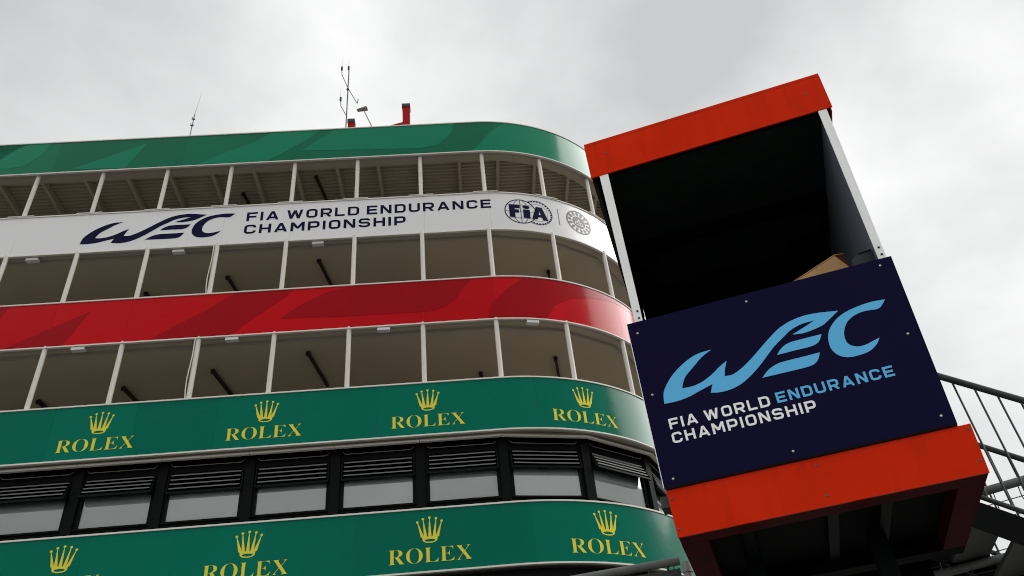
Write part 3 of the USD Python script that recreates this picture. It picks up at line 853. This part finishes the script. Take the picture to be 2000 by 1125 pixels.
def heavy(ch):
    if ch == 'F':
        return Polygon([(0, 0), (0.42, 0), (0.42, 0.36), (0.72, 0.36), (0.72, 0.62), (0.42, 0.62), (0.42, 0.72), (0.82, 0.72), (0.82, 1), (0, 1)])
    if ch == 'i':
        return union_all([sbox(0, 0, 0.4, 0.66), affinity.scale(Point(0.2, 0.86).buffer(0.17), 1.25, 0.85)])
    return Polygon([(0, 0), (0.34, 1), (0.74, 1), (1.08, 0), (0.72, 0), (0.66, 0.19), (0.42, 0.19), (0.36, 0)]).difference(Polygon([(0.47, 0.38), (0.61, 0.38), (0.54, 0.68)]))


fl = []
for ch, x0_, x1_, w_ in (('F', 0.76, 1.06, 0.82), ('i', 1.14, 1.34, 0.42), ('A', 1.37, 1.84, 1.08)):
    fl.append(affinity.translate(affinity.scale(heavy(ch), (x1_ - x0_) / w_, 0.47, origin=(0, 0)), x0_, 15.275))
letters = union_all(fl)  # the three letters stay separate prints
put_decal('globe', union_all(lines).difference(letters.buffer(0.008)), off, 'navy_print', b2)
for g_ in fl:
    put_decal('lettering', g_, off + 0.002, 'navy_print', b2)
put_decal('divider', sbox(2.165, 15.23, 2.185, 15.84), off, 'grey_print', b2)
# round cogwheel badge
ac, ar = (2.845, 15.575), 0.425
teeth = []
for k in range(14):
    a_ = 360 * k / 14 + 5
    tooth = Polygon([(ac[0] + 0.215, ac[1] - 0.028), (ac[0] + 0.33, ac[1] - 0.02), (ac[0] + 0.33, ac[1] - 0.05), (ac[0] + 0.375, ac[1] - 0.05), (ac[0] + 0.375, ac[1] + 0.05), (ac[0] + 0.33, ac[1] + 0.05), (ac[0] + 0.33, ac[1] + 0.02), (ac[0] + 0.215, ac[1] + 0.028)])
    teeth.append(affinity.rotate(tooth, a_, origin=ac))
badge = Point(ac).buffer(ar, 48).difference(union_all(teeth)).difference(Point(ac).buffer(0.245, 32).difference(Point(ac).buffer(0.222, 32)))
mono = []
for ch, x_, z_ in (('A', 0.0, 0.055), ('C', -0.075, -0.055), ('O', 0.08, -0.055)):
    gl, w_ = stroke_letter(ch, t=0.2)
    mono.append(affinity.translate(affinity.scale(gl, 0.13 / w_, 0.12, origin=(0, 0)), ac[0] + x_ - 0.065, ac[1] + z_ - 0.06))
put_decal('badge', badge.difference(union_all(mono)), off, 'grey_print', b2)

# ------------------------------------------------------------------ roof furniture
ux, uy = np.array([*U2, 0]), np.array([*(-N2), 0])


def chimney(label, x, y, z0, z1, w):
    t = thing('chimney', label, 'chimney', (x, y, Z(18.2)))
    a_ = -0.08
    ex = np.array([math.cos(a_), -math.sin(a_), 0]); ey = np.array([math.sin(a_), math.cos(a_), 0])
    o = (x, y, 0)
    obj('shaft', bx(o, ex, ey, (0, 0, 1), -w / 2, w / 2, -w / 2, w / 2, z0, z1 - 0.16), 'chimney', t)
    obj('cap', bx(o, ex, ey, (0, 0, 1), -w / 2 - .02, w / 2 + .02, -w / 2 - .02, w / 2 + .02, z1 - 0.16, z1), 'cap', t)
    obj('flue', bx(o, ex, ey, (0, 0, 1), -w / 4, w / 4, -w / 4, w / 4, z1, z1 + .012), 'frame', t)
    return t, o, ex, ey


ROOF = Z(RB0 + 0.42)
chimney('shorter red chimney with a black cap at the foot of the branched mast', -4.66, 17.95, ROOF, 23.56, 0.20)
ch2, o2, ex2, ey2 = chimney('taller red chimney with a black cap, right of the roof lamp', -2.88, 18.25, ROOF, 24.38, 0.235)
sl = prism([(-3.62, 18.10, 23.27), (-3.62, 18.10, 22.9), (-3.62, 18.35, 23.27), (-3.62, 18.35, 22.9)], [(-2.98, 18.14, 23.47), (-2.98, 18.14, 22.9), (-2.98, 18.34, 23.47), (-2.98, 18.34, 22.9)])
obj('side_duct', sl, 'chimney', ch2)

t = thing('antenna_mast', 'branched radio mast with bent arms beside the shorter red chimney', 'antenna', (-4.78, 17.77, ROOF))
obj('pole', rod((-4.80, 17.78, ROOF), (-4.785, 17.77, 26.22), 0.022, 8), 'antenna', t)
for pts, r in (([(-5.02, 17.70, 26.12), (-5.01, 17.71, 25.80), (-4.78, 17.74, 25.05), (-4.47, 17.85, 24.33), (-4.44, 17.85, 24.55)], 0.014), ([(-5.00, 17.70, 24.50), (-4.985, 17.72, 24.12), (-4.80, 17.76, 23.66)], 0.014)):
    obj('arm', tube(pts, r, 6), 'antenna', t)
for p, top in (((-5.02, 17.70, 26.12), (-5.0, 17.71, 26.64)), ((-4.80, 17.77, 26.20), (-4.80, 17.76, 26.70)), ((-5.00, 17.70, 24.45), (-5.01, 17.70, 25.0))):
    obj('whip', rod(p, top, 0.007, 6, 0.004), 'whip', t)
    obj('whip_base', rod(np.array(p) - (0, 0, 0.07), np.array(p) + (0, 0, 0.09), 0.036, 8), 'cap', t)
obj('clamp', trimesh.creation.icosphere(subdivisions=1, radius=0.05).apply_translation((-4.79, 17.76, 25.02)), 'cap', t)

t = thing('whip_antenna', 'thin straight whip antenna standing alone on the left of the roof', 'antenna', (-9.80, 17.47, ROOF))
obj('pole', rod((-9.82, 17.47, ROOF), (-9.805, 17.46, 24.25), 0.016, 8), 'antenna', t)
obj('whip', rod((-9.805, 17.46, 24.25), (-9.73, 17.47, 25.38), 0.010, 6, 0.004), 'whip', t)
for z in (23.66, 23.98):
    obj('clamp', [trimesh.creation.box(extents=(0.09, 0.04, 0.035)).apply_translation((-9.805, 17.46, z)), rod((-9.84, 17.42, z - .05), (-9.84, 17.42, z + .06), 0.012, 6)], 'antenna', t)

t = thing('roof_lamp', 'flat grey lamp head on a thin leaning pole between the chimneys', 'lamp', (-3.9, 18.0, ROOF))
obj('pole', rod((-2.83, 18.25, ROOF), (-4.27, 17.92, 24.06), 0.016, 8), 'steel_pale', t)
hd = prism([(-4.48, 17.84, 24.00), (-4.46, 17.94, 23.99), (-4.48, 17.84, 24.03), (-4.46, 17.94, 24.03)], [(-4.14, 17.88, 24.12), (-4.13, 18.02, 24.10), (-4.17, 17.88, 24.19), (-4.16, 18.02, 24.19)])
obj('head', hd, 'steel_pale', t)

# ------------------------------------------------------------------ raised cabin on the right
CO = np.array([0.75039853, 4.92456297, 5.33207787 + EYE])
CU = np.array([0.97004913, -0.24286478, 0.00462422])     # along the front
CV = np.array([-0.02870992, -0.09572803, 0.99499341])    # up the slightly overhanging front
CD = np.array([0.24241727, 0.97017208, 0.0])             # into the depth
CN = np.cross(CU, CV); CN /= np.linalg.norm(CN)          # out of the front, towards the viewer
DEP = 2.15


def cp(s, h, d=0.0, out=0.0):
    return CO + CU * s + CV * h + CD * d + CN * out


def slab(c4, d0, d1):
    """A solid from four front corners (s, h), between depths d0 and d1."""
    return prism([cp(s, h, d0) for s, h in c4], [cp(s, h, d1) for s, h in c4])


cab = thing('control_cabin', 'raised orange-red box cabin with an open dark front and white corner posts', 'cabin', (*cp(1.0, -3.4, 1.0)[:2], 0))
# roof
obj('roof_fascia', slab([(0, 0), (1.985, 0), (1.978, -0.345), (0, -0.345)], 0.0, 0.012), 'cabin_red', cab)
for e0, e1, l0, l1 in ((1.9745, 1.984, 1.940, 1.9735), (0.002, 0.012, 0.013, 0.046)):
    k_ = 0.007 if e0 > 1 else 0.0
    obj('roof_side', prism([cp(e0, -0.004, .047), cp(e1, -0.004, .047), cp(e1 - k_, -0.343, .047), cp(e0 - k_, -0.343, .047)], [cp(e0, -0.004, DEP), cp(e1, -0.004, DEP), cp(e1 - k_, -0.343, DEP), cp(e0 - k_, -0.343, DEP)]), 'cabin_red', cab)
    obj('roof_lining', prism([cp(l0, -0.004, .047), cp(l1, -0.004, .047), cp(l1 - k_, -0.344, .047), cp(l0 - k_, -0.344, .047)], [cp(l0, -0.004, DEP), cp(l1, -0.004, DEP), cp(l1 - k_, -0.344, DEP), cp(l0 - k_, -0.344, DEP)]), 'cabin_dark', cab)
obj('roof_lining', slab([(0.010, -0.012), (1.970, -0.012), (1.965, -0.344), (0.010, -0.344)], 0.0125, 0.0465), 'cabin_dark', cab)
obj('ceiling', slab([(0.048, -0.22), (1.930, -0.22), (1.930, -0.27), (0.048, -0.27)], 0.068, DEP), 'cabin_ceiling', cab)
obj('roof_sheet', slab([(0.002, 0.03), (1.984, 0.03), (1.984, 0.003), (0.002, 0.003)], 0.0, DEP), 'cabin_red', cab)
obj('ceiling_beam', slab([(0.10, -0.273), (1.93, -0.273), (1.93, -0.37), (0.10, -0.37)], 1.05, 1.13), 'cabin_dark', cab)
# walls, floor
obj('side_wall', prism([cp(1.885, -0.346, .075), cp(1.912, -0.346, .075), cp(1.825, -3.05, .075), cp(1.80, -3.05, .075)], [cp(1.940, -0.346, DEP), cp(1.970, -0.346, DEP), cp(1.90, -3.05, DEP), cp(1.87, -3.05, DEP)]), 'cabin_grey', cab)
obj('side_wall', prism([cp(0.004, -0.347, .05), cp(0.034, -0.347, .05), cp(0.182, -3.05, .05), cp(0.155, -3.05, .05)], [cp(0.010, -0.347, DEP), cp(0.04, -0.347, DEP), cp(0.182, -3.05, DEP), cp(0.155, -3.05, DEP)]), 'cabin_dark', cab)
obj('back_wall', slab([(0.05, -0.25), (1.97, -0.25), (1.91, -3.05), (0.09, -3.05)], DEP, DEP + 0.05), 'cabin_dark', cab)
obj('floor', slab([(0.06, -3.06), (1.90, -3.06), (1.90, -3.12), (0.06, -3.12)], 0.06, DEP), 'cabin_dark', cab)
# bottom ring beams, with the underside shade put into their darker colours
obj('base_fascia', slab([(0.020, -3.062), (1.930, -3.062), (1.914, -3.375), (0.026, -3.375)], 0.0, 0.012), 'cabin_red', cab)
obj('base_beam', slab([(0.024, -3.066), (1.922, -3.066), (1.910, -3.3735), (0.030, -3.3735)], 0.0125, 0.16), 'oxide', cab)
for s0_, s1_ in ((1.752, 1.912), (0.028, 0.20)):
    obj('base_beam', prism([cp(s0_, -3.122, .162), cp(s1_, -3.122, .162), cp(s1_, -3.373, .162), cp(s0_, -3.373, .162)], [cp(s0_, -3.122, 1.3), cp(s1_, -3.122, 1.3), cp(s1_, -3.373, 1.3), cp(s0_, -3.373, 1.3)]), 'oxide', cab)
obj('rear_tray', slab([(0.07, -3.125), (1.88, -3.125), (1.88, -3.16), (0.07, -3.16)], 1.462, 2.20), 'cabin_dark', cab)
obj('base_beam', slab([(0.03, -3.122), (1.91, -3.122), (1.91, -3.373), (0.03, -3.373)], 1.302, 1.46), 'cabin_dark', cab)  # rear ring beam coloured dark in place of the shade below the cabin
obj('under_tray', slab([(0.202, -3.25), (1.750, -3.25), (1.750, -3.262), (0.202, -3.262)], 0.162, 1.30), 'cabin_dark', cab)
for s_ in (0.42, 0.98, 1.32):
    obj('joist', slab([(s_, -3.263), (s_ + 0.07, -3.263), (s_ + 0.07, -3.31), (s_, -3.31)], 0.165, 1.29), 'green_steel', cab)
# legs down to the ground
for s_, d_ in ((0.45, 0.95), (1.30, 0.95)):
    p = cp(s_, -3.13, d_)
    obj('leg', bx((p[0], p[1], 0), CU * (1, 1, 0), CD, (0, 0, 1), -0.06, 0.06, -0.06, 0.06, 0, p[2] - 0.13), 'green_steel', cab)
    obj('leg_foot', bx((p[0], p[1], 0), CU * (1, 1, 0), CD, (0, 0, 1), -0.16, 0.16, -0.16, 0.16, 0, 0.02), 'steel', cab)
# white corner posts (angle profiles)


def corner_post(top, bottom, w, flange):
    a, b = top, bottom
    f1 = prism([cp(a[0], a[1], .004), cp(a[0] + w, a[1], .004), cp(a[0], a[1], .012), cp(a[0] + w, a[1], .012)], [cp(b[0], b[1], .004), cp(b[0] + w * .82, b[1], .004), cp(b[0], b[1], .012), cp(b[0] + w * .82, b[1], .012)])
    x = flange
    f2 = prism([cp(a[0] + x, a[1], .0125), cp(a[0] + x + .007, a[1], .0125), cp(a[0] + x, a[1], .07), cp(a[0] + x + .007, a[1], .07)], [cp(b[0] + x * .8, b[1], .0125), cp(b[0] + x * .8 + .007, b[1], .0125), cp(b[0] + x * .8, b[1], .07), cp(b[0] + x * .8 + .007, b[1], .07)])
    pr = obj('corner_post', [f1, f2], 'alloy', cab)
    for h in (b[1] + 0.05, b[1] + 0.11):
        c = cp(b[0] + w * .5, h, 0.003)
        obj('slot', rod(c, c + CN * 0.003, 0.008, 8), 'frame', cab)


corner_post((0.072, -0.347), (0.077, -1.80), 0.072, 0.0)
corner_post((1.866, -0.347), (1.830, -1.80), 0.066, 0.058)


def bolt(s, h, parent, r=0.011, mat='cabin_bolt'):
    c = cp(s, h, 0, 0.0)
    d = trimesh.creation.icosphere(subdivisions=2, radius=1.0)
    v = d.vertices * (r, r, r * .55)
    w = c + v @ np.array([CU, CV, CN])
    obj('bolt', trimesh.Trimesh(w, d.faces, process=False), mat, parent, smooth=True)


for s_, h_ in ((0.045, -3.122), (0.981, -3.112), (1.905, -3.095), (0.045, -3.325), (0.981, -3.310), (1.895, -3.295), (0.167, -0.129), (1.83, -0.145)):
    bolt(s_, h_, cab, 0.009)
obj('edge_strip', slab([(0.022, -3.050), (1.855, -3.050), (1.855, -3.0605), (0.022, -3.0605)], -0.012, 0.05), 'frame', cab)

# navy board on the cabin's front
sign = thing('sign_board', 'dark navy board with light blue lettering bolted to the front of the cabin', 'sign', cp(0.95, -3.05))
face = [(0.017, -1.787), (1.910, -1.792), (1.857, -3.049), (0.013, -3.049)]
obj('board', prism([cp(s, h, -0.0125) for s, h in face], [cp(s, h, 0.002) for s, h in face]), 'navy', sign)
obj('board_edge', prism([cp(0.0115, -1.787, -.0125), cp(0.0165, -1.787, -.0125), cp(0.0115, -1.787, .002), cp(0.0165, -1.787, .002)], [cp(0.0075, -3.049, -.0125), cp(0.0125, -3.049, -.0125), cp(0.0075, -3.049, .002), cp(0.0125, -3.049, .002)]), 'alloy', sign)
SO = CO - CD * 0.0125 + CN * 0.001


def sign_plate(name, shape, mat):
    # the board is printed: very thin raised print
    return obj(name, plate(shape, SO, CU, CV, CN, 0.0015), mat, sign)


sign_plate('logo', union_all([logo_shape(i) for i in range(4)]), 'sky_blue')
for g_ in split_words('FIA WORLD', 0.143, 0.826, -2.662, 0.076):
    sign_plate('lettering', g_, 'white_print')
sign_plate('lettering', words('ENDURANCE', 0.872, 1.630, -2.655, 0.075, t=0.2), 'sky_blue')
sign_plate('lettering', words('CHAMPIONSHIP', 0.140, 1.098, -2.765, 0.076, t=0.2), 'white_print')
for s_, h_ in ((0.078, -1.882), (0.883, -1.854), (1.818, -1.845), (0.079, -2.383), (1.804, -2.392), (1.788, -2.981), (0.084, -3.000), (0.87, -2.995)):
    c = cp(s_, h_, -0.0125)
    d = trimesh.creation.icosphere(subdivisions=2, radius=1.0)
    w = c + (d.vertices * (0.009, 0.009, 0.007)) @ np.array([CU, CV, CN])
    obj('bolt', trimesh.Trimesh(w, d.faces, process=False), 'bolt', sign, smooth=True)

# things standing in the cabin
box_t = thing('cardboard_box', 'tan cardboard sheet with a folded dark flap sticking up inside the cabin', 'box', cp(1.5, -3.05, 0.3))


def pp(px, h, d):
    return cp(px, h, d)


A4 = [cp(1.20, -1.63, .30), cp(1.632, -1.445, .33), cp(1.700, -1.60, .30), cp(1.70, -2.3, .30), cp(1.20, -2.3, .30)]
obj('front_sheet', prism(A4, [p + CD * 0.012 for p in A4]), 'card', box_t)
B4 = [cp(1.636, -1.442, .345), cp(1.716, -1.405, .40), cp(1.722, -1.59, .40), cp(1.702, -1.60, .315)]
obj('flap', prism(B4, [p + CD * 0.006 for p in B4]), 'card_dark', box_t)
E4 = [cp(1.20, -1.625, .30), cp(1.632, -1.441, .33), cp(1.716, -1.403, .40), cp(1.716, -1.395, .40), cp(1.630, -1.433, .33), cp(1.20, -1.618, .30)]
obj('sheet_edge', prism(E4[:3] , E4[3:]), 'card', box_t)
case = thing('equipment_case', 'small dark case behind the top right corner of the navy board', 'case', cp(1.78, -3.05, 0.2))
q0 = [(1.705, -1.60), (1.73, -1.60), (1.83, -1.585), (1.845, -1.66), (1.845, -2.4), (1.705, -2.4)]
q0 = [(1.690, -1.652), (1.745, -1.628), (1.838, -1.618), (1.858, -1.70), (1.85, -2.4), (1.690, -2.4)]
obj('body', slab(q0, 0.12, 0.30), 'case', case)
obj('lid_rim', slab([(1.745, -1.620), (1.838, -1.610), (1.838, -1.6175), (1.745, -1.6275)], 0.115, 0.305), 'frame', case)

# small floodlight by the cabin's lower left corner
fl_t = thing('floodlight', 'tiny dark floodlight on a bracket at the lower left edge of the cabin', 'lamp', (0.86, 5.62, 4.0))
fc = cp(0.03, -3.06, 0.22)
obj('head', bx(fc, CU, CD, (0, 0, 1), -0.075, -0.01, -0.06, 0.06, -0.05, 0.03), 'steel', fl_t)
obj('bracket', rod(fc + CU * -0.09 + np.array([0, 0, .05]), fc + CU * 0.05 + np.array([0, 0, .04]), 0.012, 6), 'frame', fl_t)

# ------------------------------------------------------------------ staircase at the cabin's right side
st = thing('staircase', 'grey steel staircase with tube handrails leading down from the right of the cabin', 'staircase', (3.19, 5.67, 0))
P0 = np.array([3.18555753, 5.66588239, 4.74843797])
d1 = np.array([0.79079863, -0.17533041, -0.58642713])
hd_ = np.array([d1[0], d1[1], 0]); hl = np.linalg.norm(hd_); hd_ /= hl
slope = d1[2] / hl
pn = np.cross(d1, [0, 0, 1.0]); pn /= np.linalg.norm(pn)
up = np.array([0, 0, 1.0])


def sp(a, w, below):
    """Point a metres along the stair, w across (negative is away from the camera), below the handrail line."""
    return P0 + hd_ * a + pn * w + up * (slope * a - below)


RUN = 5.0
for w, r_ in ((0.0, 0.026), (-0.9, 0.024)):
    obj('handrail', rod(sp(-0.5, w, 0), sp(RUN, w, 0), r_, 14), 'steel', st, smooth=40)
    obj('bottom_rail', rod(sp(-0.5, w, 1.04), sp(RUN, w, 1.04), 0.018, 12), 'steel', st, smooth=40)
    for k in range(-3, 39):
        a = 0.055 + k * 0.125 + (0.04 if w < 0 else 0)
        obj('baluster', rod(sp(a, w, 0.02), sp(a, w, 1.035), 0.0075, 6), 'steel', st)
    obj('stringer', prism([sp(-0.5, w - .02, 1.10), sp(-0.5, w + .02, 1.10), sp(-0.5, w - .02, 1.32), sp(-0.5, w + .02, 1.32)], [sp(RUN, w - .02, 1.10), sp(RUN, w + .02, 1.10), sp(RUN, w - .02, 1.32), sp(RUN, w + .02, 1.32)]), 'frame', st)
for k in range(22):
    a = -0.35 + k * 0.24
    z = slope * a - 1.16
    c = P0 + hd_ * a + up * z
    obj('tread', bx(c, hd_, pn, up, -0.15, 0.12, -0.877, -0.023, -0.03, 0.0), 'tread', st)

# dark landing behind the cabin, on which the staircase ends
land = [(-0.15, -3.13), (2.25, -3.13), (2.25, -3.20), (-0.15, -3.20)]
obj('landing', slab(land, 2.22, 3.6), 'frame', st)
obj('landing_beam', slab([(-0.15, -3.202), (2.25, -3.202), (2.25, -3.36), (-0.15, -3.36)], 2.22, 2.32), 'frame', st)
for s_ in (0.0, 0.7, 1.4, 2.1):
    obj('landing_joist', slab([(s_, -3.202), (s_ + .06, -3.202), (s_ + .06, -3.34), (s_, -3.34)], 2.322, 3.6), 'frame', st)
for s_ in (0.1, 2.05):
    p = cp(s_, -3.36, 3.0)
    obj('landing_post', rod((p[0], p[1], 0), (p[0], p[1], p[2] + .16), 0.05, 10), 'steel', st, smooth=40)

# ------------------------------------------------------------------ catch fences with wire mesh


def fence(label, A, B, drop, rail_r, parent_name='catch_fence', lower=True, posts=(), cell=0.19, row=0.115, seed=1, mesh_to=None):
    rnd = random.Random(seed)
    A, B = np.asarray(A, float), np.asarray(B, float)
    L = np.linalg.norm((B - A)[:2])
    t = thing(parent_name, label, 'fence', (*A[:2], 0))
    obj('top_rail', rod(A, B, rail_r, 12), 'steel_pale', t, smooth=40)
    if lower:
        obj('lower_rail', rod(A - up * drop, B - up * drop, rail_r * 0.95, 12), 'steel_pale', t, smooth=40)
    depth = mesh_to or 2.4
    ws = []
    for x in np.arange(0.06, L, cell):
        p = A + (B - A) * x / L
        pts = []
        for j in range(int(depth / row) + 1):
            pts.append(p + (B - A) / L * rnd.uniform(-0.02, 0.02) - up * (j * row))
        obj('wire', tube(pts, 0.0042, 5), 'wire', t)
    for j in range(1, int(depth / row)):
        pts = [A + (B - A) * f - up * (j * row + rnd.uniform(-.012, .012)) for f in np.linspace(0, 1, 8)]
        obj('wire', tube(pts, 0.0038, 5), 'wire', t)
    for f in posts:
        p = A + (B - A) * f
        obj('fence_post', rod((p[0], p[1], 0), (p[0], p[1], p[2] - rail_r), 0.03, 10), 'steel', t, smooth=40)
    return t


f1 = fence('left fence end with a grey tube rail and wire mesh, below the lowest banner', (-1.6, 7.52, 4.045), (1.17, 7.21, 4.113), 0.5, 0.036, lower=False, posts=(0.1, ), seed=2)
for x in (0.30, 0.62, 0.9, 1.06):
    f = (x + 1.6) / 2.77
    c = np.array([-1.6, 7.52, 4.045]) * (1 - f) + np.array([1.17, 7.21, 4.113]) * f
    obj('tie', rod(c + up * 0.03, c - up * 0.16, 0.012, 6), 'wire', f1)
obj('rail_underside', bx((-1.6, 7.52, 4.0), np.array([2.77, -0.31, 0.068]) / 2.788, np.array([0.111, 0.9938, 0]), up, 0.0, 2.78, -0.01, 0.03, -0.13, -0.02), 'steel', f1)
A_, B_ = np.array([3.0, 6.67, 4.10]), np.array([5.6, 5.22, 4.09])
f2 = fence('wire mesh fence with two grey tube rails at the foot of the staircase', A_, B_, 0.51, 0.034, posts=(0.8,), seed=3)

# drain pipe between cabin and building
pt = thing('drain_pipe', 'grey vertical pipe between the rounded building end and the cabin', 'pipe', (1.50, 8.85, 0))
obj('pipe', rod((1.50, 8.85, 0), (1.50, 8.85, 4.66), 0.045, 14), 'pipe', pt, smooth=40)
for z in (1.2, 2.9, 4.55):
    obj('collar', rod((1.50, 8.85, z), (1.50, 8.85, z + 0.05), 0.055, 14), 'pipe', pt, smooth=40)
